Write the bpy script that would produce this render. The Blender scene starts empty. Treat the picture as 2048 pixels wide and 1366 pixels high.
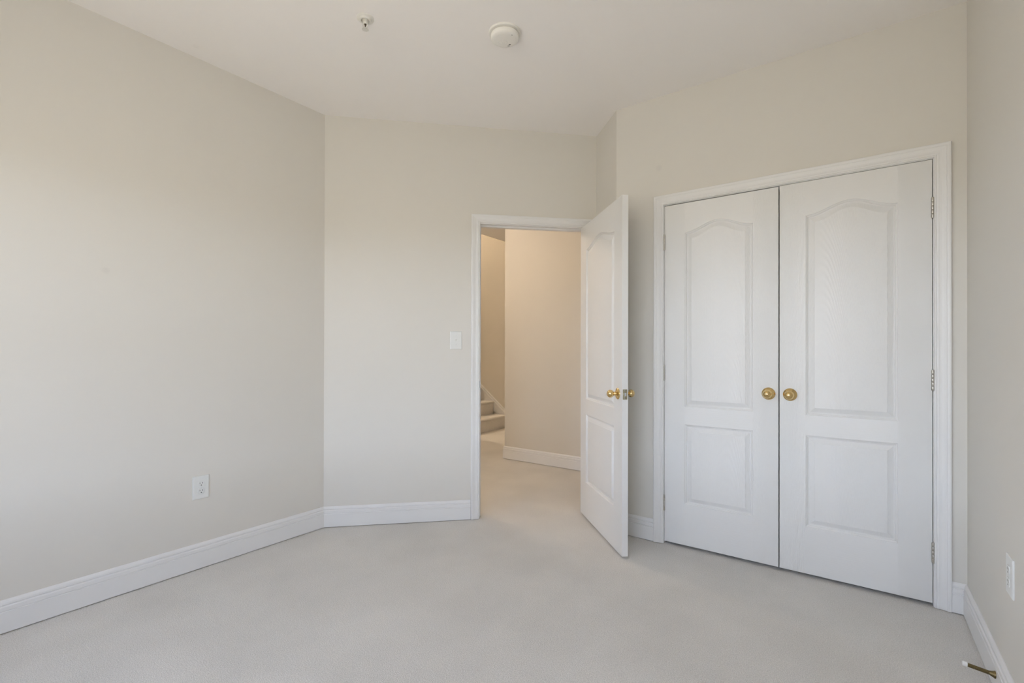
import bpy, bmesh, math
from mathutils import Vector, Matrix
from mathutils.geometry import tessellate_polygon

scene = bpy.context.scene
col = scene.collection
PI = math.pi

# ------------------------------------------------------------------ camera, sky, exposure
# room axes: X to the right along the closet wall, Y towards the closet wall, Z up; camera above the origin
F_PX, CY, PITCH, ROLL, YAW, CAM_H = 956.71, 698.55, 0.0036, 0.0022, 0.6227, 1.1556
ry = Matrix(((math.cos(YAW), math.sin(YAW), 0), (-math.sin(YAW), math.cos(YAW), 0), (0, 0, 1)))
rp = Matrix(((1, 0, 0), (0, math.cos(PITCH), math.sin(PITCH)), (0, -math.sin(PITCH), math.cos(PITCH))))
rr = Matrix(((math.cos(ROLL), 0, math.sin(ROLL)), (0, 1, 0), (-math.sin(ROLL), 0, math.cos(ROLL))))
M = rr @ rp @ ry
# rows: right, forward, up
right, fwd, up = Vector(M[0]), Vector(M[1]), Vector(M[2])
rot = Matrix((right, up, -fwd)).transposed()
cam_data = bpy.data.cameras.new('camera')
cam_data.sensor_width = 36.0
cam_data.lens = F_PX / 2048 * 36.0
cam_data.shift_y = (CY - 683.0) / 2048
cam_data.clip_start = 0.02
cam = bpy.data.objects.new('camera', cam_data)
cam.matrix_world = Matrix.Translation((0, 0, CAM_H)) @ rot.to_4x4()
col.objects.link(cam)
scene.camera = cam

world = bpy.data.worlds.new('sky')
scene.world = world
world.use_nodes = True
wn, wl = world.node_tree.nodes, world.node_tree.links
wn.clear()
w_out = wn.new('ShaderNodeOutputWorld')
w_bg = wn.new('ShaderNodeBackground')
w_tc = wn.new('ShaderNodeTexCoord')
w_sep = wn.new('ShaderNodeSeparateXYZ')
w_map = wn.new('ShaderNodeMapRange')
w_ramp = wn.new('ShaderNodeValToRGB')
wl.new(w_tc.outputs['Generated'], w_sep.inputs[0])
wl.new(w_sep.outputs['Z'], w_map.inputs['Value'])
w_map.inputs['From Min'].default_value = -1
w_map.inputs['From Max'].default_value = 1
wl.new(w_map.outputs[0], w_ramp.inputs[0])
GROUND = (0.60, 0.555, 0.455, 1)
HORIZON = (1.54, 1.72, 1.98, 1)
ZENITH = (0.40, 0.52, 0.80, 1)
cr = w_ramp.color_ramp
cr.elements[0].position = 0.0
cr.elements[0].color = GROUND
cr.elements[1].position = 1.0
cr.elements[1].color = ZENITH
for pos, c in ((0.497, GROUND), (0.512, HORIZON), (0.65, (0.50, 0.60, 0.80, 1))):
    e = cr.elements.new(pos)
    e.color = c
wl.new(w_ramp.outputs[0], w_bg.inputs['Color'])
w_bg.inputs['Strength'].default_value = 7.75
wl.new(w_bg.outputs[0], w_out.inputs[0])

scene.view_settings.view_transform = 'Standard'
scene.view_settings.look = 'None'
scene.view_settings.gamma = 1.0
scene.view_settings.use_curve_mapping = False
scene.view_settings.exposure = 0.0
scene.cycles.max_bounces = 14
scene.cycles.diffuse_bounces = 10
HALL_LAMP = 55.0            # strength of the hall ceiling light
STAIR_LAMP = 300.0
ROOM_FILL = 10.0  # strength of the added fill light in the room

# ------------------------------------------------------------------ measurements
H = 2.70
XL, XR, YC, YR = -2.826, 0.399, 2.875, -0.55
A = Vector((XL, 1.827))
B = Vector((-1.511, 3.142))
Cc = Vector((-1.2435, YC))
D = Vector((XR, YC))
S2 = math.sqrt(0.5)
WT = 0.115


def back_pt(s, d, z=None):
    """point on / off the diagonal doorway wall: s along it, d into the room"""
    v = A + Vector((S2, S2)) * s + Vector((S2, -S2)) * d
    return v if z is None else Vector((v.x, v.y, z))


# ------------------------------------------------------------------ helpers
def tag(o, label=None, cat=None, group=None, kind=None):
    if label: o['label'] = label
    if cat: o['category'] = cat
    if group: o['group'] = group
    if kind: o['kind'] = kind
    return o


def link(name, bm, mats, parent=None, smooth=False, recalc=True):
    if recalc:
        bmesh.ops.recalc_face_normals(bm, faces=bm.faces[:])
    me = bpy.data.meshes.new(name)
    bm.to_mesh(me)
    bm.free()
    for m in (mats if isinstance(mats, (list, tuple)) else [mats]):
        me.materials.append(m)
    if smooth:
        me.polygons.foreach_set('use_smooth', [True] * len(me.polygons))
        try:
            me.set_sharp_from_angle(angle=math.radians(35))
        except Exception:
            pass
    o = bpy.data.objects.new(name, me)
    col.objects.link(o)
    if parent: o.parent = parent
    return o


def empty(name, loc=(0, 0, 0), rz=0.0):
    o = bpy.data.objects.new(name, None)
    o.empty_display_size = 0.1
    o.location = loc
    o.rotation_euler = (0, 0, rz)
    col.objects.link(o)
    return o


def add_prism(bm, pts, z0, z1, mi=0):
    lo = [bm.verts.new((p[0], p[1], z0)) for p in pts]
    hi = [bm.verts.new((p[0], p[1], z1)) for p in pts]
    fs = [bm.faces.new(lo[::-1]), bm.faces.new(hi)]
    n = len(pts)
    for i in range(n):
        fs.append(bm.faces.new((lo[i], lo[(i + 1) % n], hi[(i + 1) % n], hi[i])))
    for f in fs: f.material_index = mi
    return fs


def add_box(bm, x0, x1, y0, y1, z0, z1, mi=0):
    return add_prism(bm, [(x0, y0), (x1, y0), (x1, y1), (x0, y1)], z0, z1, mi)


def add_lathe(bm, prof, origin, axis, seg=48, mi=0):
    """prof: list of (t along axis, radius)"""
    axis = Vector(axis).normalized()
    u = axis.orthogonal().normalized()
    v = axis.cross(u)
    o = Vector(origin)
    rings = []
    for t, r in prof:
        if r < 1e-6:
            rings.append([bm.verts.new(o + axis * t)])
        else:
            rings.append([bm.verts.new(o + axis * t + (u * math.cos(2 * PI * k / seg) + v * math.sin(2 * PI * k / seg)) * r) for k in range(seg)])
    for a, b in zip(rings, rings[1:]):
        for k in range(seg):
            k2 = (k + 1) % seg
            if len(a) == 1 and len(b) == 1: continue
            if len(a) == 1: f = bm.faces.new((a[0], b[k], b[k2]))
            elif len(b) == 1: f = bm.faces.new((a[k], b[0], a[k2]))
            else: f = bm.faces.new((a[k], b[k], b[k2], a[k2]))
            f.material_index = mi
    if len(rings[0]) > 1: bm.faces.new(rings[0])
    if len(rings[-1]) > 1: bm.faces.new(rings[-1])


def bevel_all(bm, w, seg=2):
    bmesh.ops.recalc_face_normals(bm, faces=bm.faces[:])
    es = [e for e in bm.edges if len(e.link_faces) == 2 and e.calc_face_angle(0) > 0.6]
    bmesh.ops.bevel(bm, geom=es, offset=w, segments=seg, profile=0.6, affect='EDGES')


# ------------------------------------------------------------------ materials
def new_mat(name, color, rough=0.5, metal=0.0, spec=0.5):
    m = bpy.data.materials.new(name)
    m.use_nodes = True
    b = m.node_tree.nodes['Principled BSDF']
    b.inputs['Base Color'].default_value = (*color, 1)
    b.inputs['Roughness'].default_value = rough
    b.inputs['Metallic'].default_value = metal
    b.inputs['Specular IOR Level'].default_value = spec
    return m, m.node_tree.nodes, m.node_tree.links, b


def add_noise_bump(m, nodes, links, b, scale, strength, dist=0.001, detail=3):
    tc = nodes.new('ShaderNodeTexCoord')
    n = nodes.new('ShaderNodeTexNoise')
    n.inputs['Scale'].default_value = scale
    n.inputs['Detail'].default_value = detail
    bp = nodes.new('ShaderNodeBump')
    bp.inputs['Strength'].default_value = strength
    bp.inputs['Distance'].default_value = dist
    links.new(tc.outputs['Object'], n.inputs['Vector'])
    links.new(n.outputs['Fac'], bp.inputs['Height'])
    links.new(bp.outputs['Normal'], b.inputs['Normal'])


def wall_paint(name, color, marks=()):
    m, nodes, links, b = new_mat(name, color, 0.62, spec=0.3)
    add_noise_bump(m, nodes, links, b, 260, 0.12, 0.0006)
    tc = nodes.new('ShaderNodeTexCoord')
    n = nodes.new('ShaderNodeTexNoise')
    n.inputs['Scale'].default_value = 1.3
    n.inputs['Detail'].default_value = 4
    links.new(tc.outputs['Object'], n.inputs['Vector'])
    mp = nodes.new('ShaderNodeMapRange')
    mp.inputs['To Min'].default_value = 0.985
    mp.inputs['To Max'].default_value = 1.015
    links.new(n.outputs['Fac'], mp.inputs['Value'])
    prev = mp.outputs[0]
    for (pos, r, k) in marks:          # small filled nail holes that dried a touch darker
        d = nodes.new('ShaderNodeVectorMath')
        d.operation = 'DISTANCE'
        links.new(tc.outputs['Object'], d.inputs[0])
        d.inputs[1].default_value = pos
        q = nodes.new('ShaderNodeMapRange')
        q.interpolation_type = 'SMOOTHSTEP'
        q.inputs['From Min'].default_value = r * 0.35
        q.inputs['From Max'].default_value = r
        q.inputs['To Min'].default_value = k
        q.inputs['To Max'].default_value = 1.0
        links.new(d.outputs['Value'], q.inputs['Value'])
        mu = nodes.new('ShaderNodeMath')
        mu.operation = 'MULTIPLY'
        links.new(prev, mu.inputs[0])
        links.new(q.outputs[0], mu.inputs[1])
        prev = mu.outputs[0]
    sc = nodes.new('ShaderNodeVectorMath')
    sc.operation = 'SCALE'
    sc.inputs[0].default_value = color
    links.new(prev, sc.inputs['Scale'])
    links.new(sc.outputs['Vector'], b.inputs['Base Color'])
    return m


WALL = (0.695, 0.673, 0.628)
M_WALL = wall_paint('wall_paint', WALL, marks=(((XL, 0.703, 1.525), 0.020, 0.95), ((-0.969, YC, 2.268), 0.024, 0.955)))
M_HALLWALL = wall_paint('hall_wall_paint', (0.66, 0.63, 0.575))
M_CEIL = wall_paint('ceiling_paint', (0.89, 0.865, 0.845), marks=(((-2.723, 1.032, H), 0.022, 0.97),))


def trim_paint(name, rough=0.32, bump=0.05, color=(0.77, 0.77, 0.77)):
    m, nodes, links, b = new_mat(name, color, rough, spec=0.5)
    add_noise_bump(m, nodes, links, b, 120, bump, 0.0005)
    return m


M_TRIM = trim_paint('white_trim_paint', 0.36)
M_PLASTIC = trim_paint('white_plastic', 0.35, 0.0, (0.74, 0.75, 0.735))
M_DETECTOR = trim_paint('detector_plastic', 0.45, 0.0, (0.80, 0.785, 0.745))


def door_paint(name, horizontal, centre=0.2):
    """white paint over a pressed wood grain skin: fine streaks plus cathedral arches"""
    m, nodes, links, b = new_mat(name, (0.77, 0.77, 0.765), 0.36, spec=0.5)
    tc = nodes.new('ShaderNodeTexCoord')
    sep = nodes.new('ShaderNodeSeparateXYZ')
    links.new(tc.outputs['Object'], sep.inputs[0])
    comb = nodes.new('ShaderNodeCombineXYZ')
    # across the grain -> X, along the grain -> Z
    links.new(sep.outputs['Z' if horizontal else 'X'], comb.inputs['X'])
    links.new(sep.outputs['X' if horizontal else 'Z'], comb.inputs['Z'])
    st = nodes.new('ShaderNodeMapping')
    st.inputs['Scale'].default_value = (210, 1, 6)
    links.new(comb.outputs[0], st.inputs['Vector'])
    fine = nodes.new('ShaderNodeTexNoise')
    fine.inputs['Scale'].default_value = 1.0
    fine.inputs['Detail'].default_value = 3
    links.new(st.outputs[0], fine.inputs['Vector'])
    # cathedral figure: rings of a stretched field around a line off the panel centre
    wp = nodes.new('ShaderNodeMapping')
    wp.inputs['Scale'].default_value = (3.2, 1, 0.9)
    links.new(comb.outputs[0], wp.inputs['Vector'])
    warp = nodes.new('ShaderNodeTexNoise')
    warp.inputs['Scale'].default_value = 1.6
    warp.inputs['Detail'].default_value = 2
    links.new(wp.outputs[0], warp.inputs['Vector'])
    xs = nodes.new('ShaderNodeSeparateXYZ')
    links.new(comb.outputs[0], xs.inputs[0])

    def mth(op, a, bb=None, c=None):
        n = nodes.new('ShaderNodeMath')
        n.operation = op
        for i, v in enumerate((a, bb, c)):
            if v is None: continue
            if isinstance(v, (int, float)): n.inputs[i].default_value = v
            else: links.new(v, n.inputs[i])
        return n.outputs[0]
    dx = mth('SUBTRACT', xs.outputs['X'], centre)
    sq = mth('MULTIPLY', mth('MULTIPLY', dx, dx), 120.0)
    zz = mth('MULTIPLY', xs.outputs['Z'], 3.0)
    field = mth('ADD', mth('ADD', sq, zz), mth('MULTIPLY', warp.outputs['Fac'], 0.9))
    rings = mth('SINE', mth('MULTIPLY', field, 40.0))
    hgt = mth('ADD', mth('MULTIPLY', rings, 0.0 if horizontal else 0.34), mth('MULTIPLY', fine.outputs['Fac'], 0.9))
    bp = nodes.new('ShaderNodeBump')
    bp.inputs['Strength'].default_value = 0.5
    bp.inputs['Distance'].default_value = 0.0012
    links.new(hgt, bp.inputs['Height'])
    links.new(bp.outputs['Normal'], b.inputs['Normal'])
    return m


M_DOOR_V = {c: door_paint('door_paint_upright_grain', False, c) for c in (0.345, 0.18, 0.40)}
M_DOOR_H = door_paint('door_paint_level_grain', True)


def metal(name, color, rough):
    m, nodes, links, b = new_mat(name, color, rough, 1.0)
    return m


M_BRASS = metal('polished_brass', (0.74, 0.55, 0.26), 0.09)
M_NICKEL = metal('brushed_nickel', (0.52, 0.50, 0.46), 0.34)
M_BRONZE = metal('aged_brass_spring', (0.20, 0.155, 0.075), 0.35)
M_STEEL = metal('latch_steel', (0.62, 0.63, 0.66), 0.25)
M_DARK = new_mat('dark_slot', (0.02, 0.02, 0.02), 0.6)[0]
M_HOLE = new_mat('grey_slot', (0.09, 0.09, 0.09), 0.6)[0]
M_RUBBER = new_mat('white_rubber', (0.80, 0.80, 0.78), 0.6)[0]


def carpet(name, c0, c1):
    m, nodes, links, b = new_mat(name, c0, 0.95, spec=0.1)
    b.inputs['Sheen Weight'].default_value = 0.15
    b.inputs['Sheen Roughness'].default_value = 0.5
    tc = nodes.new('ShaderNodeTexCoord')
    n1 = nodes.new('ShaderNodeTexNoise')
    n1.inputs['Scale'].default_value = 250
    n1.inputs['Detail'].default_value = 4
    n1.inputs['Roughness'].default_value = 0.7
    n2 = nodes.new('ShaderNodeTexNoise')
    n2.inputs['Scale'].default_value = 2.6
    n2.inputs['Detail'].default_value = 5
    v = nodes.new('ShaderNodeTexVoronoi')
    v.inputs['Scale'].default_value = 300
    for n in (n1, n2, v): links.new(tc.outputs['Object'], n.inputs['Vector'])
    r1 = nodes.new('ShaderNodeMapRange')
    r1.inputs['From Min'].default_value = 0.32
    r1.inputs['From Max'].default_value = 0.68
    r1.inputs['To Min'].default_value = 0.0
    r1.inputs['To Max'].default_value = 1.0
    links.new(n1.outputs['Fac'], r1.inputs['Value'])
    mx = nodes.new('ShaderNodeMix')
    mx.data_type = 'RGBA'
    mx.inputs['A'].default_value = (*c1, 1)
    mx.inputs['B'].default_value = (*c0, 1)
    links.new(r1.outputs[0], mx.inputs['Factor'])
    r2 = nodes.new('ShaderNodeMapRange')          # pile brushed one way or the other
    r2.inputs['From Min'].default_value = 0.35
    r2.inputs['From Max'].default_value = 0.65
    r2.inputs['To Min'].default_value = 0.95
    r2.inputs['To Max'].default_value = 1.04
    links.new(n2.outputs['Fac'], r2.inputs['Value'])
    sc = nodes.new('ShaderNodeVectorMath')
    sc.operation = 'SCALE'
    links.new(mx.outputs['Result'], sc.inputs[0])
    links.new(r2.outputs[0], sc.inputs['Scale'])
    links.new(sc.outputs['Vector'], b.inputs['Base Color'])
    ad = nodes.new('ShaderNodeMath')
    ad.operation = 'ADD'
    links.new(n1.outputs['Fac'], ad.inputs[0])
    links.new(v.outputs['Distance'], ad.inputs[1])
    bp = nodes.new('ShaderNodeBump')
    bp.inputs['Strength'].default_value = 0.55
    bp.inputs['Distance'].default_value = 0.004
    links.new(ad.outputs[0], bp.inputs['Height'])
    links.new(bp.outputs['Normal'], b.inputs['Normal'])
    return m


M_CARPET = carpet('cut_pile_carpet', (0.85, 0.825, 0.785), (0.55, 0.53, 0.50))


def emitter(name, color, strength):
    m = bpy.data.materials.new(name)
    m.use_nodes = True
    b = m.node_tree.nodes['Principled BSDF']
    b.inputs['Base Color'].default_value = (0.9, 0.88, 0.84, 1)
    b.inputs['Emission Color'].default_value = (*color, 1)
    b.inputs['Emission Strength'].default_value = strength
    return m


M_LAMP = emitter('lit_lamp_glass', (1.0, 0.82, 0.64), HALL_LAMP)
M_ROOMFILL = emitter('room_fill_glass', (1.0, 0.92, 0.80), ROOM_FILL)
M_STAIRLAMP = emitter('lit_stair_lamp_glass', (1.0, 0.82, 0.62), STAIR_LAMP)


def glass_mat():
    m = bpy.data.materials.new('window_glass')
    m.use_nodes = True
    n, l = m.node_tree.nodes, m.node_tree.links
    n.clear()
    out = n.new('ShaderNodeOutputMaterial')
    mix = n.new('ShaderNodeMixShader')
    tr = n.new('ShaderNodeBsdfTransparent')
    gl = n.new('ShaderNodeBsdfGlossy')
    gl.inputs['Roughness'].default_value = 0.02
    mix.inputs[0].default_value = 0.06
    l.new(tr.outputs[0], mix.inputs[1])
    l.new(gl.outputs[0], mix.inputs[2])
    l.new(mix.outputs[0], out.inputs[0])
    return m


M_GLASS = glass_mat()

# ------------------------------------------------------------------ floor and ceilings
bm = bmesh.new()
add_box(bm, -7.2, 1.2, YR - 0.15, 6.1, -0.12, 0.0)
tag(link('floor', bm, M_CARPET), 'pale beige cut-pile carpet running through the doorway into the hall', 'floor', kind='structure')

bm = bmesh.new()
add_box(bm, -4.02, 1.2, YR - 0.15, 6.1, H, H + 0.14)
add_box(bm, -4.6, -4.02, YR - 0.15, 4.80, H, H + 0.14)
tag(link('ceiling', bm, M_CEIL), 'flat white painted ceiling over the room and hall', 'ceiling', kind='structure')
bm = bmesh.new()
add_box(bm, -7.2, -4.02 + 0.1, 4.6, 6.1, 5.1, 5.2)
tag(link('ceiling', bm, M_CEIL), 'high ceiling above the stairwell', 'ceiling', kind='structure')


# ------------------------------------------------------------------ walls
def wall(name, pieces, mat, label):
    bm = bmesh.new()
    for pts, z0, z1 in pieces: add_prism(bm, pts, z0, z1)
    return tag(link(name, bm, mat), label, 'wall', kind='structure')


def rect(x0, x1, y0, y1): return [(x0, y0), (x1, y0), (x1, y1), (x0, y1)]


ZB = -0.06
wall('wall_left', [([(XL, YR - 0.15), (XL, A.y), (XL - WT, A.y + WT * 0.41), (XL - WT, YR - 0.15)], ZB, H + 0.05)], M_WALL,
     'long beige-grey wall along the left side of the room')

DS0, DS1, DTOP = 1.023, 1.785, 2.034          # doorway opening along the diagonal wall


def bq(s0, s1, d0=-WT, d1=0.0):
    return [tuple(back_pt(s0, d0)), tuple(back_pt(s1, d0)), tuple(back_pt(s1, d1)), tuple(back_pt(s0, d1))]


SB = (B - A).length
wall('wall_back', [(bq(0 - 0.048, DS0 - 0.018), ZB, H + 0.05), (bq(DS1 + 0.018, SB + 0.02), ZB, H + 0.05),
                   (bq(DS0 - 0.018, DS1 + 0.018), DTOP + 0.018, H + 0.05)], M_WALL,
     'diagonal beige-grey wall holding the open doorway')
# short return wall from B to C (its thickness lies behind, away from the room)
n_ret = Vector((S2, S2))
wall('wall_return', [([tuple(B), tuple(Cc), tuple(Cc + Vector((0.03, 0.115))), tuple(B + n_ret * 0.115)], ZB, H + 0.05)], M_WALL,
     'short beige-grey wall behind the open door')

CX0, CX1, CTOP = -0.936, 0.2865, 2.033        # closet opening
wall('wall_closet', [([tuple(Cc), (CX0 - 0.018, YC), (CX0 - 0.018, YC + WT), (Cc.x + 0.03, YC + WT)], ZB, H + 0.05),
                     (rect(CX1 + 0.018, XR + 0.1, YC, YC + WT), ZB, H + 0.05),
                     (rect(CX0 - 0.018, CX1 + 0.018, YC, YC + WT), CTOP + 0.018, H + 0.05)], M_WALL,
     'beige-grey wall around the double closet doors')
WIN = ((-2.30, -1.56), (-0.95, 0.20))         # two windows in the rear wall, behind the camera
WZ0, WZ1 = 0.55, 2.05
wall('wall_right', [(rect(XR, XR + WT, YR - 0.15, YC + 0.8), ZB, H + 0.05)], M_WALL,
     'beige-grey wall at the right edge, right of the closet')

px = [XL - WT, WIN[0][0], WIN[0][1], WIN[1][0], WIN[1][1], XR + WT]
pieces = []
for i in range(5):
    if i in (1, 3):
        pieces.append((rect(px[i], px[i + 1], YR - 0.15, YR), ZB, WZ0))
        pieces.append((rect(px[i], px[i + 1], YR - 0.15, YR), WZ1, H + 0.05))
    else:
        pieces.append((rect(px[i], px[i + 1], YR - 0.15, YR), ZB, H + 0.05))
wall('wall_rear', pieces, M_WALL, 'wall behind the camera with two windows')

# closet interior
wall('wall_closet_interior', [(rect(Cc.x + 0.03, XR + WT, YC + 0.66, YC + 0.72), ZB, H + 0.05),
                              (rect(Cc.x + 0.03, Cc.x + 0.09, YC + WT, YC + 0.66), ZB, H + 0.05)], M_HALLWALL,
     'plain back and side wall inside the closet')

# hall and stairwell
HY, HX = 4.14, -3.067
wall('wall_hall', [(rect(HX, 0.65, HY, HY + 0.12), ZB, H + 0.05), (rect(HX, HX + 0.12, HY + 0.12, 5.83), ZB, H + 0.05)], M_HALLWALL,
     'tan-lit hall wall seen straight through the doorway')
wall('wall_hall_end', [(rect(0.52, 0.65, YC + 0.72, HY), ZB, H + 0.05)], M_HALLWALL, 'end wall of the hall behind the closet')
SY = 5.83
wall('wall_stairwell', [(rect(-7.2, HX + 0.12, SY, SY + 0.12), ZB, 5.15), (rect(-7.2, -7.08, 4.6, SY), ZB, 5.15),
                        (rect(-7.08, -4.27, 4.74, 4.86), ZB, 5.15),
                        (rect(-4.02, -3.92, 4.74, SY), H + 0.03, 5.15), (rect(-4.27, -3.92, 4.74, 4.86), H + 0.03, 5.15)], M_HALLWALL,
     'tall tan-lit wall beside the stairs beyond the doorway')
wall('wall_hall_left', [(rect(-4.39, -4.27, 1.6, 4.74), ZB, H + 0.05), (rect(-4.27, XL - WT, 1.6, 1.72), ZB, H + 0.05)], M_HALLWALL,
     'hall wall left of the doorway, out of view')


# ------------------------------------------------------------------ swept mouldings
def rnorm(a, b):
    d = (b - a).normalized()
    return Vector((d.y, -d.x))


def base_profile():
    # (distance from the wall, height)
    return [(0.0, 0.0045), (0.0145, 0.0045), (0.0145, 0.087), (0.0118, 0.0885), (0.0118, 0.0910), (0.0142, 0.093),
            (0.0142, 0.108), (0.0118, 0.1115), (0.0085, 0.1125), (0.0085, 0.1148), (0.0112, 0.117), (0.0105, 0.124),
            (0.0075, 0.130), (0.0045, 0.1335), (0.003, 0.135), (0.0, 0.135)]


def baseboard(name, a, b, prev=None, nxt=None, label=''):
    """one moulded board from a to b; prev / nxt are the neighbouring corners for mitres"""
    a, b = Vector(a), Vector(b)
    n = rnorm(a, b)
    bm = bmesh.new()

    def ring(p, other):
        out = []
        for d, z in base_profile():
            if other is None: q = p + n * d
            else: q = p + (n + other) * (d / (1 + n.dot(other)))
            out.append(bm.verts.new((q.x, q.y, z)))
        return out
    r0 = ring(a, rnorm(Vector(prev), a) if prev is not None else None)
    r1 = ring(b, rnorm(b, Vector(nxt)) if nxt is not None else None)
    k = len(r0)
    for i in range(k):
        bm.faces.new((r0[i], r1[i], r1[(i + 1) % k], r0[(i + 1) % k]))
    bm.faces.new(r0)
    bm.faces.new(r1[::-1])
    return tag(link(name, bm, M_TRIM), label, 'baseboard', kind='structure')


c_l, c_r = back_pt(0.960, 0), back_pt(1.848, 0)
RL, RR = Vector((XL, YR)), Vector((XR, YR))
baseboard('baseboard_left', RL, A, prev=RR, nxt=B, label='white moulded baseboard along the long left wall')
baseboard('baseboard_back', A, c_l, prev=RL, label='white moulded baseboard between the left corner and the doorway')
baseboard('baseboard_return', B, Cc, nxt=D, label='white baseboard on the short wall behind the open door')
baseboard('baseboard_closet', Cc, (-0.9955, YC), prev=B, label='short white baseboard between open door and closet casing')
baseboard('baseboard_closet_right', (0.3465, YC), D, nxt=RR, label='short white baseboard piece right of the closet casing')
baseboard('baseboard_right', D, RR, prev=Cc, nxt=RL, label='white moulded baseboard along the right wall')
baseboard('baseboard_rear', RR, RL, prev=D, nxt=A, label='white baseboard behind the camera')
baseboard('baseboard_hall', (HX, HY), (0.52, HY), prev=(HX, 5.83), label='white moulded baseboard on the hall wall through the doorway')
baseboard('baseboard_hall_side', (HX, 5.83), (HX, HY), nxt=(0.5, HY), label='white baseboard round the hall wall corner')


def casing_profile():
    # (distance out from the inner edge, projection) for a 57 mm colonial casing
    return [(0.0, 0.0), (0.0, 0.0075), (0.002, 0.0095), (0.0065, 0.0095), (0.008, 0.0082), (0.0095, 0.0098), (0.014, 0.0112),
            (0.020, 0.0105), (0.026, 0.0108), (0.034, 0.0128), (0.040, 0.0152), (0.0425, 0.0152), (0.044, 0.0168),
            (0.0505, 0.0180), (0.0555, 0.0175), (0.0575, 0.0155), (0.0575, 0.0)]


def casing_side(name, fr, parent, x0, x1, ztop, wk=1.0):
    """fr(x, d, z) -> world point. Three mitred boards round an opening x0..x1, top ztop."""
    def board(nm, ends):
        bm = bmesh.new()
        rings = []
        for e in ends:
            rings.append([bm.verts.new(fr(*e(w * wk, p))) for w, p in casing_profile()])
        r0, r1 = rings
        k = len(r0)
        for i in range(k):
            bm.faces.new((r0[i], r1[i], r1[(i + 1) % k], r0[(i + 1) % k]))
        bm.faces.new(r0)
        bm.faces.new(r1[::-1])
        return link(nm, bm, M_TRIM, parent)
    zb = 0.003
    board('side_casing', [lambda w, p: (x0 - w, p, zb), lambda w, p: (x0 - w, p, ztop + w)])
    board('head_casing', [lambda w, p: (x0 - w, p, ztop + w), lambda w, p: (x1 + w, p, ztop + w)])
    board('side_casing', [lambda w, p: (x1 + w, p, ztop + w), lambda w, p: (x1 + w, p, zb)])


def frame_box(bm, fr, x0, x1, d0, d1, z0, z1):
    lo = [bm.verts.new(fr(x, d, z0)) for x, d in ((x0, d0), (x1, d0), (x1, d1), (x0, d1))]
    hi = [bm.verts.new(fr(x, d, z1)) for x, d in ((x0, d0), (x1, d0), (x1, d1), (x0, d1))]
    bm.faces.new(lo[::-1])
    bm.faces.new(hi)
    for i in range(4):
        bm.faces.new((lo[i], lo[(i + 1) % 4], hi[(i + 1) % 4], hi[i]))


def jambs(fr, parent, x0, x1, ztop, stop_d=None):
    bm = bmesh.new()
    frame_box(bm, fr, x0 - 0.018, x0, -WT, 0.0, 0.003, ztop + 0.018)
    frame_box(bm, fr, x1, x1 + 0.018, -WT, 0.0, 0.003, ztop + 0.018)
    frame_box(bm, fr, x0, x1, -WT, 0.0, ztop, ztop + 0.018)
    link('jamb', bm, M_TRIM, parent)
    if stop_d:
        bm = bmesh.new()
        a, b = stop_d
        frame_box(bm, fr, x0, x0 + 0.010, a, b, 0.003, ztop)
        frame_box(bm, fr, x1 - 0.010, x1, a, b, 0.003, ztop)
        frame_box(bm, fr, x0 + 0.010, x1 - 0.010, a, b, ztop - 0.010, ztop)
        link('stop_moulding', bm, M_TRIM, parent)


def fr_back(x, d, z): return back_pt(x, d, z)
def fr_back_hall(x, d, z): return back_pt(x, -WT - d, z)
def fr_closet(x, d, z): return Vector((x, YC - d, z))


t1 = empty('trim_1', back_pt((DS0 + DS1) / 2, 0, 0))
bpy.context.view_layer.update()


def reparent(children_of, root):
    # geometry was built in world space: cancel the root's offset
    for c in children_of:
        c.matrix_parent_inverse = root.matrix_world.inverted()


jambs(fr_back, t1, DS0, DS1, DTOP, (-0.078, -0.042))
casing_side('casing', fr_back, t1, DS0 - 0.004, DS1 + 0.004, DTOP + 0.004)
casing_side('casing', fr_back_hall, t1, DS0 - 0.004, DS1 + 0.004, DTOP + 0.004)
# strike plate on the latch-side jamb, its lip curling over the casing edge
bm = bmesh.new()
frame_box(bm, fr_back, DS0 - 0.001, DS0 + 0.0012, -0.034, 0.0, 0.895, 0.953)
frame_box(bm, fr_back, DS0 - 0.0035, DS0 + 0.0012, 0.0, 0.0115, 0.903, 0.945)
link('strike_plate', bm, M_STEEL, t1)
tag(t1, 'white casing and jamb around the open hall doorway', 'door frame', kind='structure')
reparent(t1.children, t1)

t2 = empty('trim_2', (-0.325, YC, 0))
bpy.context.view_layer.update()
jambs(fr_closet, t2, CX0, CX1, CTOP, (-0.075, -0.040))
casing_side('casing', fr_closet, t2, CX0 - 0.003, CX1 + 0.003, CTOP + 0.003)
tag(t2, 'white moulded casing and jamb around the double closet doors', 'door frame', kind='structure')
reparent(t2.children, t2)


# ------------------------------------------------------------------ moulded two-panel doors
def offset_loop(loop, d):
    """mitred inward offset of a counter-clockwise 2-D loop"""
    out = []
    n = len(loop)
    for i in range(n):
        p0, p1, p2 = loop[i - 1], loop[i], loop[(i + 1) % n]
        d1, d2 = (p1 - p0).normalized(), (p2 - p1).normalized()
        n1, n2 = Vector((-d1.y, d1.x)), Vector((-d2.y, d2.x))
        out.append(p1 + (n1 + n2) * (d / (1 + n1.dot(n2))))
    return out


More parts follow.
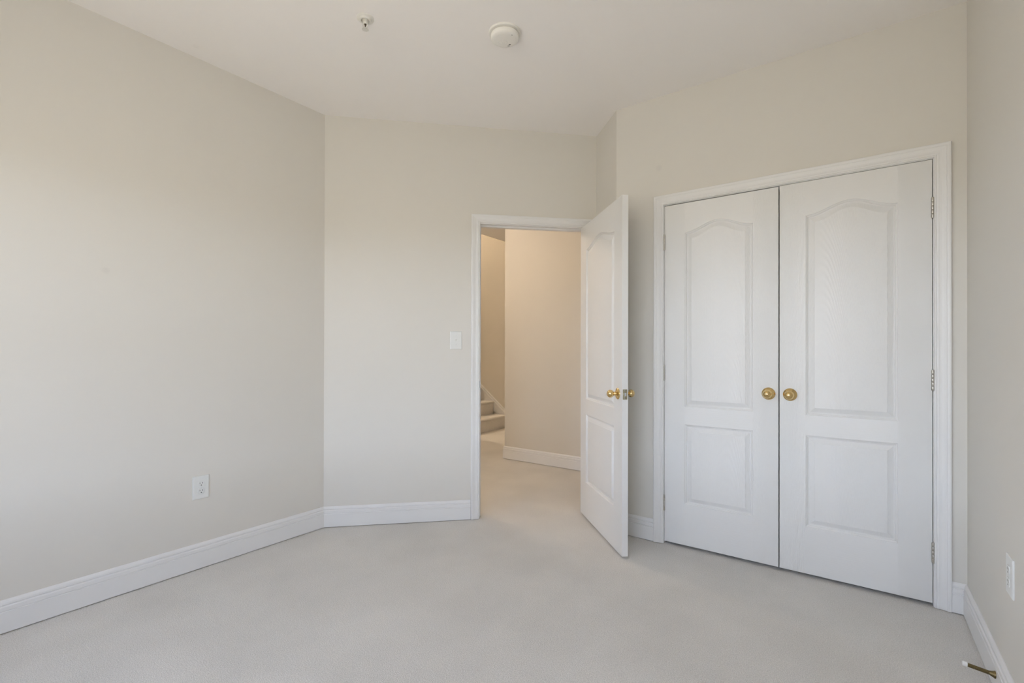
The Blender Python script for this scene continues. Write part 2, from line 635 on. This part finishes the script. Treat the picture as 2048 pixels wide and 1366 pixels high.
def door_leaf(name, w, h, t, parent=None, px0=0.118, px1=0.122, grain=0.345):
    bm = bmesh.new()
    xa, xb = px0, w - px1
    ARC, SEG = 0.050, 36
    zl0, zl1, zu0, zu1 = 0.240, 0.708, 0.812, 1.838

    lower = [Vector((xa, zl0)), Vector((xb, zl0)), Vector((xb, zl1)), Vector((xa, zl1))]
    arch = []
    for i in range(SEG + 1):
        u = i / SEG
        arch.append(Vector((xb + (xa - xb) * u, zu1 + ARC * math.sin(PI * u) ** 2)))
    upper = [Vector((xa, zu0)), Vector((xb, zu0))] + arch
    steps = [(0.0, 0.0), (0.0015, 0.0030), (0.0055, 0.0058), (0.0080, 0.0066), (0.0100, 0.0112), (0.0140, 0.0118),
             (0.0175, 0.0108), (0.0350, 0.0030), (0.0370, 0.0024), (0.0378, 0.0006), (0.0395, 0.0003)]
    for side in (0, 1):
        def V(p, dep, side=side):
            return bm.verts.new((p.x, dep if side == 0 else t - dep, p.y))

        def poly(pts, mi):
            vs = [V(p, 0.0) for p in pts]
            if side == 1: vs.reverse()
            f = bm.faces.new(vs)
            f.material_index = mi
            return f
        # stiles (upright grain), rails (level grain)
        poly([Vector((0, 0)), Vector((xa, 0)), Vector((xa, h)), Vector((0, h))], 0)
        poly([Vector((xb, 0)), Vector((w, 0)), Vector((w, h)), Vector((xb, h))], 0)
        poly([Vector((xa, 0)), Vector((xb, 0)), Vector((xb, zl0)), Vector((xa, zl0))], 1)
        poly([Vector((xa, zl1)), Vector((xb, zl1)), Vector((xb, zu0)), Vector((xa, zu0))], 1)
        for i in range(SEG):
            p, q = arch[i], arch[i + 1]
            poly([q, p, Vector((p.x, h)), Vector((q.x, h))], 1)
        for loop, vert in ((lower, False), (upper, True)):
            rings = []
            for off, dep in steps:
                L = offset_loop(loop, off)
                if vert:
                    x1, x0 = xb - off, xa + off
                    L = L[:2] + [Vector((x1 + (x0 - x1) * i / SEG, zu1 - off + ARC * math.sin(PI * i / SEG) ** 2)) for i in range(SEG + 1)]
                rings.append([V(p, dep) for p in L])
            n = len(loop)
            for ra, rb in zip(rings, rings[1:]):
                for i in range(n):
                    vs = [ra[i], ra[(i + 1) % n], rb[(i + 1) % n], rb[i]]
                    if side == 1: vs.reverse()
                    bm.faces.new(vs).material_index = 0
            inner = rings[-1]
            if vert:
                # flat field in strips hung from the arch, so that every face stays convex
                b0, b1 = inner[0].co, inner[1].co
                tops = inner[2:]
                foot = [inner[1]] + [bm.verts.new((q.co.x, q.co.y, b0.z)) for q in tops[1:-1]] + [inner[0]]
                for i in range(len(tops) - 1):
                    vs = [foot[i + 1], foot[i], tops[i], tops[i + 1]]
                    if side == 1: vs.reverse()
                    bm.faces.new(vs).material_index = 0
            else:
                vs = inner[:]
                if side == 1: vs.reverse()
                bm.faces.new(vs).material_index = 0
    # edges of the slab
    for (x0, z0, x1, z1) in ((0, 0, w, 0), (w, 0, w, h), (w, h, 0, h), (0, h, 0, 0)):
        vs = [bm.verts.new(q) for q in ((x0, 0, z0), (x0, t, z0), (x1, t, z1), (x1, 0, z1))]
        bm.faces.new(vs).material_index = 0
    o = link(name, bm, [M_DOOR_V[grain], M_DOOR_H], parent, recalc=False)
    return o


def knob_prof():
    ball = []
    R = 0.0228
    c = 0.0445
    for k in range(0, 15):
        a = -PI / 2 + 0.36 + (PI - 0.36) * k / 14
        ball.append((c + R * 0.90 * math.sin(a), max(R * math.cos(a), 0.0)))
    ball[-1] = (c + R * 0.90, 0.0)
    return [(0.012, 0.0115), (0.0145, 0.0115), (0.016, 0.0105), (0.019, 0.0120), (0.021, 0.0105), (0.0235, 0.0095)] + ball


def rose_prof():
    return [(0.0, 0.0325), (0.0015, 0.0328), (0.0035, 0.0310), (0.0065, 0.0275), (0.0090, 0.0190), (0.0115, 0.0150), (0.0130, 0.0120), (0.0130, 0.0)]


def add_knob(parent, x, z, y, sign):
    """brass knob on a face of the leaf; sign -1: front face (towards -y)"""
    bm = bmesh.new()
    add_lathe(bm, knob_prof(), (x, y, z), (0, sign, 0), 48)
    k = link('knob', bm, M_BRASS, parent, smooth=True)
    bm = bmesh.new()
    add_lathe(bm, rose_prof(), (x, y, z), (0, sign, 0), 48)
    link('rosette', bm, M_BRASS, k, smooth=True)
    return k


def add_hinge(parent, x, y, z, leaf_dir):
    """butt hinge: knuckle barrel with five segments and a sliver of leaf plate; leaf_dir = x direction of the casing"""
    bm = bmesh.new()
    L, r = 0.089, 0.0058
    seg = L / 5
    for k in range(5):
        z0 = z - L / 2 + k * seg
        add_lathe(bm, [(0.0004, 0), (0.0004, r * 0.93), (0.0012, r), (seg - 0.0012, r), (seg - 0.0004, r * 0.93), (seg - 0.0004, 0)], (x, y, z0), (0, 0, 1), 20)
    add_lathe(bm, [(0, 0), (0, r * 0.8), (0.003, r * 0.75), (0.0045, 0)], (x, y, z + L / 2), (0, 0, 1), 20)
    add_lathe(bm, [(0, 0), (0, r * 0.8), (0.003, r * 0.75), (0.0045, 0)], (x, y, z - L / 2), (0, 0, -1), 20)
    # plate folded between leaf edge and jamb
    add_box(bm, x - 0.0012, x + 0.0012, y, y + 0.030, z - L / 2, z + L / 2)
    return link('hinge', bm, M_NICKEL, parent, smooth=True)


LW, LH, LT = 0.606, 2.010, 0.035
hinge_z = (0.247 - 0.018, 1.027 - 0.018, 1.810 - 0.018)
# left closet leaf: local x from its left (hinge) edge
d1 = empty('door_2', (-0.9335, YC + 0.0015, 0.018))
door_leaf('leaf', LW - 0.0035, LH, LT, d1)
add_knob(d1, LW - 0.0035 - 0.0465, 0.913, 0.0, -1)
for z in hinge_z: add_hinge(d1, -0.0015, -0.0045, z, -1)
tag(d1, 'left leaf of the white arched-panel closet doors, beside the open door', 'door', kind='structure')
d2 = empty('door_3', (-0.3255, YC + 0.0015, 0.018))
door_leaf('leaf', LW + 0.003, LH + 0.0025, LT, d2, grain=0.18)
add_knob(d2, 0.0480, 0.913, 0.0, -1)
for z in hinge_z: add_hinge(d2, LW + 0.003 + 0.0015, -0.0045, z, 1)
tag(d2, 'right leaf of the white arched-panel closet doors, nearest the right wall', 'door', kind='structure')

# open bedroom door: hinged on the doorway's right jamb, swung square into the room
DW, DH, DT = 0.757, 2.012, 0.035
pin = back_pt(DS1 - 0.003, 0.006)
# local x runs from the hinge edge into the room (direction d), local -y faces left (towards -s)
ang = math.atan2(-S2, S2)
org = back_pt(DS1 - 0.009 - DT, 0.009, 0.015)
d3 = empty('door_1', org, ang)
door_leaf('leaf', DW, DH, DT, d3, 0.120, 0.120, 0.40)
kx, kz = DW - 0.062, 0.900
add_knob(d3, kx, kz, 0.0, -1)
add_knob(d3, kx, kz, DT, 1)
for z in hinge_z:
    bm = bmesh.new()
    add_lathe(bm, [(-0.0445, 0), (-0.0445, 0.0058), (0.0445, 0.0058), (0.0445, 0)], (-0.006, DT + 0.0065, z), (0, 0, 1), 20)
    add_box(bm, -0.0025, -0.0005, 0.006, DT + 0.004, z - 0.0445, z + 0.0445)
    link('hinge', bm, M_NICKEL, d3, smooth=True)
bm = bmesh.new()
add_box(bm, DW - 0.001, DW + 0.0008, DT / 2 - 0.0127, DT / 2 + 0.0127, kz - 0.0285, kz + 0.0285)
lp = link('latch_plate', bm, metal('dull_brass', (0.42, 0.39, 0.28), 0.4), d3)
bm = bmesh.new()
add_prism(bm, [(DW, DT / 2 - 0.0065), (DW + 0.010, DT / 2 - 0.0065), (DW + 0.003, DT / 2 + 0.0065), (DW, DT / 2 + 0.0065)], kz - 0.009, kz + 0.009)
bo = link('latch_bolt', bm, M_STEEL, lp)
bm = bmesh.new()
for zz in (-0.021, 0.021):
    add_lathe(bm, [(0.0008, 0.0), (0.0008, 0.0034), (0.0014, 0.0028), (0.0016, 0)], (DW, DT / 2, kz + zz), (1, 0, 0), 16)
link('screw', bm, M_STEEL, lp)
tag(d3, 'white arched-panel door with brass knobs standing open into the room', 'door', kind='structure')

# ------------------------------------------------------------------ wall plates
def plate_root(name, pos, outward):
    """local +y points out of the wall, x along it"""
    return empty(name, pos, math.atan2(outward[1], outward[0]) - PI / 2)


def cover_plate(parent, w, h, t=0.0055):
    bm = bmesh.new()
    lo = [bm.verts.new((x, 0, z)) for x, z in ((-w / 2, -h / 2), (w / 2, -h / 2), (w / 2, h / 2), (-w / 2, h / 2))]
    i1, i2 = 0.0012, 0.0055
    m1 = [bm.verts.new((x, t * 0.55, z)) for x, z in ((-w / 2, -h / 2), (w / 2, -h / 2), (w / 2, h / 2), (-w / 2, h / 2))]
    m2 = [bm.verts.new((x, t * 0.85, z)) for x, z in ((-w / 2 + i1, -h / 2 + i1), (w / 2 - i1, -h / 2 + i1), (w / 2 - i1, h / 2 - i1), (-w / 2 + i1, h / 2 - i1))]
    m3 = [bm.verts.new((x, t, z)) for x, z in ((-w / 2 + i2, -h / 2 + i2), (w / 2 - i2, -h / 2 + i2), (w / 2 - i2, h / 2 - i2), (-w / 2 + i2, h / 2 - i2))]
    for a, b in ((lo, m1), (m1, m2), (m2, m3)):
        for i in range(4): bm.faces.new((a[i], a[(i + 1) % 4], b[(i + 1) % 4], b[i]))
    bm.faces.new(m3)
    bm.faces.new(lo[::-1])
    return link('cover_plate', bm, M_PLASTIC, parent)


def screw(parent, x, z, y):
    bm = bmesh.new()
    add_lathe(bm, [(-0.001, 0.0036), (0.0004, 0.0036), (0.0011, 0.0026), (0.0012, 0)], (x, y, z), (0, 1, 0), 20)
    s = link('screw', bm, M_PLASTIC, parent, smooth=True)
    return s


def outlet(pos, outward, label):
    r = plate_root('electrical_outlet', pos, outward)
    W_, H_ = 0.078, 0.122
    cover_plate(r, W_, H_)
    for zc in (0.0195, -0.0195):
        bm = bmesh.new()
        pts = []
        for k in range(40):       # round face with flattened top and bottom
            a = 2 * PI * k / 40
            pts.append((0.0172 * math.cos(a), max(-0.0142, min(0.0142, 0.0172 * math.sin(a)))))
        lo = [bm.verts.new((x, 0.0030, z + zc)) for x, z in pts]
        hi = [bm.verts.new((x, 0.0072, z + zc)) for x, z in pts]
        top = [bm.verts.new((x * 0.95, 0.0078, z * 0.95 + zc)) for x, z in pts]
        for a_, b_ in ((lo, hi), (hi, top)):
            for k in range(40): bm.faces.new((a_[k], a_[(k + 1) % 40], b_[(k + 1) % 40], b_[k]))
        bm.faces.new(top)
        bm.faces.new(lo[::-1])
        f = link('receptacle', bm, M_PLASTIC, r)
        for sx, hh in ((-0.0064, 0.0085), (0.0064, 0.0070)):
            bm = bmesh.new()
            add_box(bm, sx - 0.0012, sx + 0.0012, 0.0070, 0.0080, zc + 0.0035 - hh / 2, zc + 0.0035 + hh / 2)
            link('slot', bm, M_HOLE, f)
        bm = bmesh.new()
        add_lathe(bm, [(0.0068, 0), (0.0068, 0.0026), (0.0080, 0.0026), (0.0080, 0)], (0, 0, zc - 0.0078), (0, 1, 0), 16)
        link('ground_hole', bm, M_DARK, f)
    screw(r, 0, 0, 0.0055)
    return tag(r, label, 'outlet')


outlet((XL, 1.103, 0.4292), (1, 0), 'white duplex outlet low on the long left wall')
outlet((XR, 2.148, 0.448), (-1, 0), 'white outlet plate low on the right wall, above the door stop')

sw = plate_root('light_switch', back_pt(0.858, 0, 1.228), (S2, -S2))
cover_plate(sw, 0.080, 0.122)
bm = bmesh.new()
add_box(bm, -0.0052, 0.0052, 0.004, 0.0066, -0.0125, 0.0125)
tg = link('toggle_slot', bm, M_PLASTIC, sw)
bm = bmesh.new()
vs = [(-0.0036, 0.005, -0.002), (0.0036, 0.005, -0.002), (0.0036, 0.005, 0.0085), (-0.0036, 0.005, 0.0085),
      (-0.0030, 0.0165, -0.0085), (0.0030, 0.0165, -0.0085), (0.0030, 0.0175, -0.0020), (-0.0030, 0.0175, -0.0020)]
v = [bm.verts.new(q) for q in vs]
for f in ((0, 1, 2, 3), (4, 5, 6, 7), (0, 1, 5, 4), (1, 2, 6, 5), (2, 3, 7, 6), (3, 0, 4, 7)): bm.faces.new([v[i] for i in f])
link('toggle', bm, M_PLASTIC, sw)
for z in (0.030, -0.030): screw(sw, 0, z, 0.0055)
tag(sw, 'white toggle light switch on the wall left of the open doorway', 'switch')

# ------------------------------------------------------------------ smoke detector
sd = empty('smoke_detector', (-1.382, 1.859, H))
bm = bmesh.new()
add_lathe(bm, [(0.0, 0.0), (0.0, 0.0775), (0.006, 0.0775), (0.0085, 0.0755), (0.0095, 0.060), (0.0095, 0.0)], (0, 0, 0), (0, 0, -1), 64)
link('base_ring', bm, M_DETECTOR, sd, smooth=True)
bm = bmesh.new()
add_lathe(bm, [(0.0095, 0.0), (0.0095, 0.0600), (0.0135, 0.0600), (0.0145, 0.0680), (0.0260, 0.0680), (0.0310, 0.0660), (0.0355, 0.0600), (0.0378, 0.0490),
               (0.0385, 0.0300), (0.0390, 0.0)], (0, 0, 0), (0, 0, -1), 64)
body = link('cover', bm, M_DETECTOR, sd, smooth=True)
rgt = Vector((fwd.y, -fwd.x)).normalized()
upw = -Vector((fwd.x, fwd.y)).normalized()      # on a ceiling, up in the picture is towards the camera


# vents and test lamp
for (a, b, w, l, nm, mat) in ((0.033, 0.038, 0.0045, 0.0030, 'indicator', M_HOLE), (0.024, -0.030, 0.0050, 0.0022, 'test_slot', M_HOLE), (0.018, -0.041, 0.0060, 0.0020, 'vent_slot', M_HOLE)):
    bm = bmesh.new()
    c = rgt * a + upw * b
    zz = -0.0382 if nm != 'indicator' else -0.0360
    if nm == 'vent_slot': zz = -0.0372
    pts = [(c + rgt * w * math.cos(k * PI / 8) + upw * l * math.sin(k * PI / 8)) for k in range(16)]
    add_prism(bm, [tuple(p) for p in pts], zz - 0.0014, zz + 0.004)
    link(nm, bm, mat, sd)


def ribbon(bm, pts, r, z):
    """raised round bead following 2-D points on the detector face"""
    P = [rgt * p[0] + upw * p[1] for p in pts]
    for i in range(len(P)):
        add_lathe(bm, [(-r * 0.5, 0), (-r * 0.5, r), (r * 0.35, r * 0.7), (r * 0.5, 0)], (P[i].x, P[i].y, z), (0, 0, -1), 10)


# embossed maker's monogram on the face: open c, slash, tall-stemmed round
bm = bmesh.new()
def arc(cx, cy, rx, rz, a0, a1, n=22): return [(cx + rx * math.cos(a0 + (a1 - a0) * k / n), cy + rz * math.sin(a0 + (a1 - a0) * k / n)) for k in range(n + 1)]
def seg(x0, y0, x1, y1, n=14): return [(x0 + (x1 - x0) * k / n, y0 + (y1 - y0) * k / n) for k in range(n + 1)]
ribbon(bm, arc(-0.022, -0.012, 0.010, 0.011, 0.6, 5.6), 0.0016, -0.0388)
ribbon(bm, seg(-0.008, 0.004, -0.013, -0.024), 0.0016, -0.0388)
ribbon(bm, seg(-0.001, 0.014, -0.004, -0.010), 0.0016, -0.0388)
ribbon(bm, arc(0.004, -0.012, 0.0085, 0.010, 0, 2 * PI, 28), 0.0016, -0.0388)
link('embossed_mark', bm, M_DETECTOR, sd, smooth=True)
tag(sd, 'round off-white smoke detector on the ceiling above the doorway', 'smoke detector')

# ------------------------------------------------------------------ sprinkler
sp = empty('sprinkler_head', (-1.850, 1.402, H))
M_SPR = new_mat('sprinkler_white', (0.74, 0.725, 0.68), 0.4)[0]
bm = bmesh.new()
add_lathe(bm, [(0.0, 0.0), (0.0, 0.0390), (0.0025, 0.0390), (0.0050, 0.0350), (0.0060, 0.0300), (0.0100, 0.0265), (0.0120, 0.0240), (0.0120, 0.0195), (0.0040, 0.0185), (0.0030, 0.0)],
          (0, 0, 0), (0, 0, -1), 48)
link('escutcheon', bm, M_SPR, sp, smooth=True)
bm = bmesh.new()
add_lathe(bm, [(0.003, 0), (0.003, 0.0125), (0.020, 0.0125), (0.022, 0.0100), (0.027, 0.0095), (0.027, 0)], (0, 0, 0), (0, 0, -1), 6)
link('threaded_body', bm, M_SPR, sp)
bm = bmesh.new()


def tube(bm, p0, p1, r, seg=10):
    p0, p1 = Vector(p0), Vector(p1)
    add_lathe(bm, [(0, 0), (0, r), ((p1 - p0).length, r), ((p1 - p0).length, 0)], p0, p1 - p0, seg)


for sgn in (-1, 1):
    prev = None
    for k in range(7):
        u = k / 6
        off = 0.0088 + 0.0022 * math.sin(PI * u) - 0.0050 * max(0, u - 0.6) / 0.4
        p = Vector((rgt.x * off * sgn, rgt.y * off * sgn, -0.022 - 0.024 * u))
        if prev is not None: tube(bm, prev, p, 0.0019, 8)
        prev = p
add_lathe(bm, [(0.043, 0), (0.043, 0.0048), (0.050, 0.0048), (0.052, 0.003), (0.052, 0)], (0, 0, 0), (0, 0, -1), 20)
link('frame_arm', bm, M_SPR, sp, smooth=True)
bm = bmesh.new()
add_lathe(bm, [(0.026, 0), (0.026, 0.004), (0.030, 0.0045), (0.033, 0.0024), (0.041, 0.0022), (0.042, 0.004), (0.043, 0)], (0, 0, 0), (0, 0, -1), 16)
link('fuse_link', bm, new_mat('dark_bronze', (0.06, 0.045, 0.03), 0.4, 0.6)[0], sp, smooth=True)
bm = bmesh.new()
add_lathe(bm, [(0.0515, 0), (0.0515, 0.0120), (0.0527, 0.0125), (0.0527, 0)], (0, 0, 0), (0, 0, -1), 24)
for k in range(12):
    a = 2 * PI * k / 12
    c0 = Vector((math.cos(a), math.sin(a), 0))
    c1 = Vector((-math.sin(a), math.cos(a), 0)) * 0.0022
    z0, z1 = -0.0527, -0.0515
    q = [c0 * 0.011 - c1, c0 * 0.0155 - c1, c0 * 0.0155 + c1, c0 * 0.011 + c1]
    add_prism(bm, [(p.x, p.y) for p in q], z0, z1)
link('deflector', bm, M_SPR, sp)
tag(sp, 'small white fire sprinkler head on the ceiling, left of the smoke detector', 'sprinkler')

# ------------------------------------------------------------------ spring door stop on the right baseboard
ds = empty('door_stop', (XR - 0.0145, 2.272, 0.064), 0)
dirv = Vector((-1.0, 0.03, 0.10)).normalized()
bm = bmesh.new()
add_lathe(bm, [(0, 0), (0, 0.0125), (0.002, 0.0125), (0.005, 0.0105), (0.010, 0.0085), (0.016, 0.0065), (0.018, 0)], (0, 0, 0), dirv, 28)
link('mounting_cone', bm, M_BRONZE, ds, smooth=True)
bm = bmesh.new()
u = dirv.orthogonal().normalized()
v2 = dirv.cross(u)
turns, r_c, r_w, L0, L1 = 24, 0.0056, 0.0013, 0.014, 0.072
N = turns * 14
prev = None
for k in range(N + 1):
    a = 2 * PI * turns * k / N
    tpos = L0 + (L1 - L0) * k / N
    c = dirv * tpos + (u * math.cos(a) + v2 * math.sin(a)) * r_c
    rad = (u * math.cos(a) + v2 * math.sin(a))
    ring = [bm.verts.new(c + rad * r_w * math.cos(b) + dirv * r_w * math.sin(b)) for b in (0, PI / 3, 2 * PI / 3, PI, 4 * PI / 3, 5 * PI / 3)]
    if prev:
        for j in range(6): bm.faces.new((prev[j], prev[(j + 1) % 6], ring[(j + 1) % 6], ring[j]))
    prev = ring
link('spring', bm, M_BRONZE, ds, smooth=True)
bm = bmesh.new()
add_lathe(bm, [(L1 - 0.002, 0), (L1 - 0.002, 0.0072), (L1 + 0.008, 0.0082), (L1 + 0.011, 0.0074), (L1 + 0.012, 0)], (0, 0, 0), dirv, 24)
tag(link('tip', bm, M_RUBBER, ds, smooth=True), 'white rubber tip')
tag(ds, 'brass spring door stop with white tip on the right baseboard', 'door stop')

# ------------------------------------------------------------------ stairs beyond the hall
SX, RISE, RUN = -4.270, 0.195, 0.252
st = empty('staircase', (0, 0, 0))
for k in range(9):
    bm = bmesh.new()
    x1 = SX - k * RUN
    z1 = (k + 1) * RISE
    xn = x1 + 0.022
    # carpet wrapped over a rounded nosing
    prof = [(x1 - 0.001, max(k * RISE - 0.03, 0.001)), (x1 + 0.004, z1 - 0.055)]
    for j in range(8):
        a = -PI / 2 + PI * j / 7
        prof.append((xn - 0.016 + 0.016 * math.cos(a), z1 - 0.019 + 0.019 * math.sin(a)))
    prof += [(x1 - RUN - 0.002, z1), (x1 - RUN - 0.002, max(k * RISE - 0.03, 0.001))]
    f0 = [bm.verts.new((x, 4.865, z)) for x, z in prof]
    f1 = [bm.verts.new((x, SY - 0.024, z)) for x, z in prof]
    bm.faces.new(f0)
    bm.faces.new(f1[::-1])
    for i in range(len(prof)):
        bm.faces.new((f0[i], f0[(i + 1) % len(prof)], f1[(i + 1) % len(prof)], f1[i]))
    link('step', bm, M_CARPET, st)
tag(st, 'carpeted stairs rising left beyond the hall, seen through the doorway', 'stairs')

# skirt board with moulded cap up the far side of the stairs
bm = bmesh.new()
sl = RISE / RUN


def zt(x): return 0.276 + sl * (-4.314 - x)


xa_, xb_ = -6.4, -4.165
cap = [(0.0, 0.0), (0.020, 0.0), (0.0225, -0.004), (0.0225, -0.020), (0.019, -0.024), (0.019, -0.028), (0.024, -0.032), (0.024, -0.052), (0.018, -0.058)]
ringA, ringB = [], []
for d, dz in cap + [(0.018, None), (0.0, None)]:
    for x, R in ((xa_, ringA), (xb_, ringB)):
        z = zt(x) + dz * 1.25 if dz is not None else max(0.003, zt(x) - 0.40)
        R.append(bm.verts.new((x, SY - d, z)))
k = len(ringA)
for i in range(k): bm.faces.new((ringA[i], ringB[i], ringB[(i + 1) % k], ringA[(i + 1) % k]))
bm.faces.new(ringA)
bm.faces.new(ringB[::-1])
tag(link('trim_3', bm, M_TRIM), 'sloping moulded skirt board on the wall beside the stairs', 'skirt board', kind='structure')
baseboard('baseboard_stairwell', (xb_, SY), (HX, SY), label='white baseboard at the foot of the stairwell wall')


# ------------------------------------------------------------------ lamps out of the frame: hall and stairwell, plus an added room fill
def ceiling_light(pos, mat, label, r=0.15):
    root = empty('ceiling_light', pos)
    bm = bmesh.new()
    add_lathe(bm, [(0, 0), (0, r), (0.012, r), (0.02, r * 0.93), (0.02, 0)], (0, 0, 0), (0, 0, -1), 40)
    link('base', bm, M_NICKEL, root, smooth=True)
    bm = bmesh.new()
    add_lathe(bm, [(0.018, 0), (0.018, 0.012), (0.13, 0.012), (0.135, 0.05), (0.155, 0.052), (0.155, 0)], (0, 0, 0), (0, 0, -1), 24)
    link('stem', bm, M_NICKEL, root, smooth=True)
    bm = bmesh.new()
    prof = [(0.155, 0.0)] + [(0.25 - 0.105 * math.cos(t_), r * 0.86 * math.sin(t_)) for t_ in [0.42 + (PI - 0.42) * i / 14 for i in range(14)]] + [(0.355, 0.0)]
    add_lathe(bm, prof, (0, 0, 0), (0, 0, -1), 40)
    link('glass_shade', bm, mat, root, smooth=True)
    return tag(root, label, 'ceiling light')


ceiling_light((-1.15, 0.60, H), M_ROOMFILL, 'unseen domed fill light added in the middle of the room', 0.17)  # unseen fixture, added to lift the right wall and carpet
ceiling_light((-3.28, 2.85, H), M_LAMP, 'warm domed ceiling light in the hall')
ceiling_light((-6.5, 5.2, 5.1), M_STAIRLAMP, 'warm domed ceiling light over the stairs')

# ------------------------------------------------------------------ windows behind the camera
for n_, (x0, x1) in enumerate(WIN):
    w = empty('window_%d' % (n_ + 1), ((x0 + x1) / 2, YR, WZ0))
    bpy.context.view_layer.update()
    W2, HH = (x1 - x0) / 2, WZ1 - WZ0
    bm = bmesh.new()
    for (a0, a1, b0, b1, c0, c1) in ((-W2, -W2 + 0.035, -0.12, -0.03, 0, HH), (W2 - 0.035, W2, -0.12, -0.03, 0, HH),
                                     (-W2, W2, -0.12, -0.03, 0, 0.035), (-W2, W2, -0.12, -0.03, HH - 0.035, HH),
                                     (-W2 + 0.035, W2 - 0.035, -0.10, -0.05, HH / 2 - 0.02, HH / 2 + 0.02)):
        add_box(bm, a0, a1, b0, b1, c0, c1)
    link('window_frame', bm, M_TRIM, w)
    bm = bmesh.new()
    add_box(bm, -W2 + 0.03, W2 - 0.03, -0.078, -0.074, 0.03, HH - 0.03)
    link('pane', bm, M_GLASS, w)
    bm = bmesh.new()
    for (a0, a1, c0, c1) in ((-W2 - 0.057, -W2, -0.02, HH + 0.057), (W2, W2 + 0.057, -0.02, HH + 0.057), (-W2, W2, HH, HH + 0.057)):
        add_box(bm, a0, a1, 0.0, 0.017, c0, c1)
    link('casing', bm, M_TRIM, w)
    bm = bmesh.new()
    add_box(bm, -W2 - 0.07, W2 + 0.07, -0.04, 0.03, -0.025, 0.0)
    link('sill', bm, M_TRIM, w)
    tag(w, ('sash window behind the camera nearer the long left wall' if n_ == 0 else 'sash window behind the camera nearer the right wall'), 'window', kind='structure')
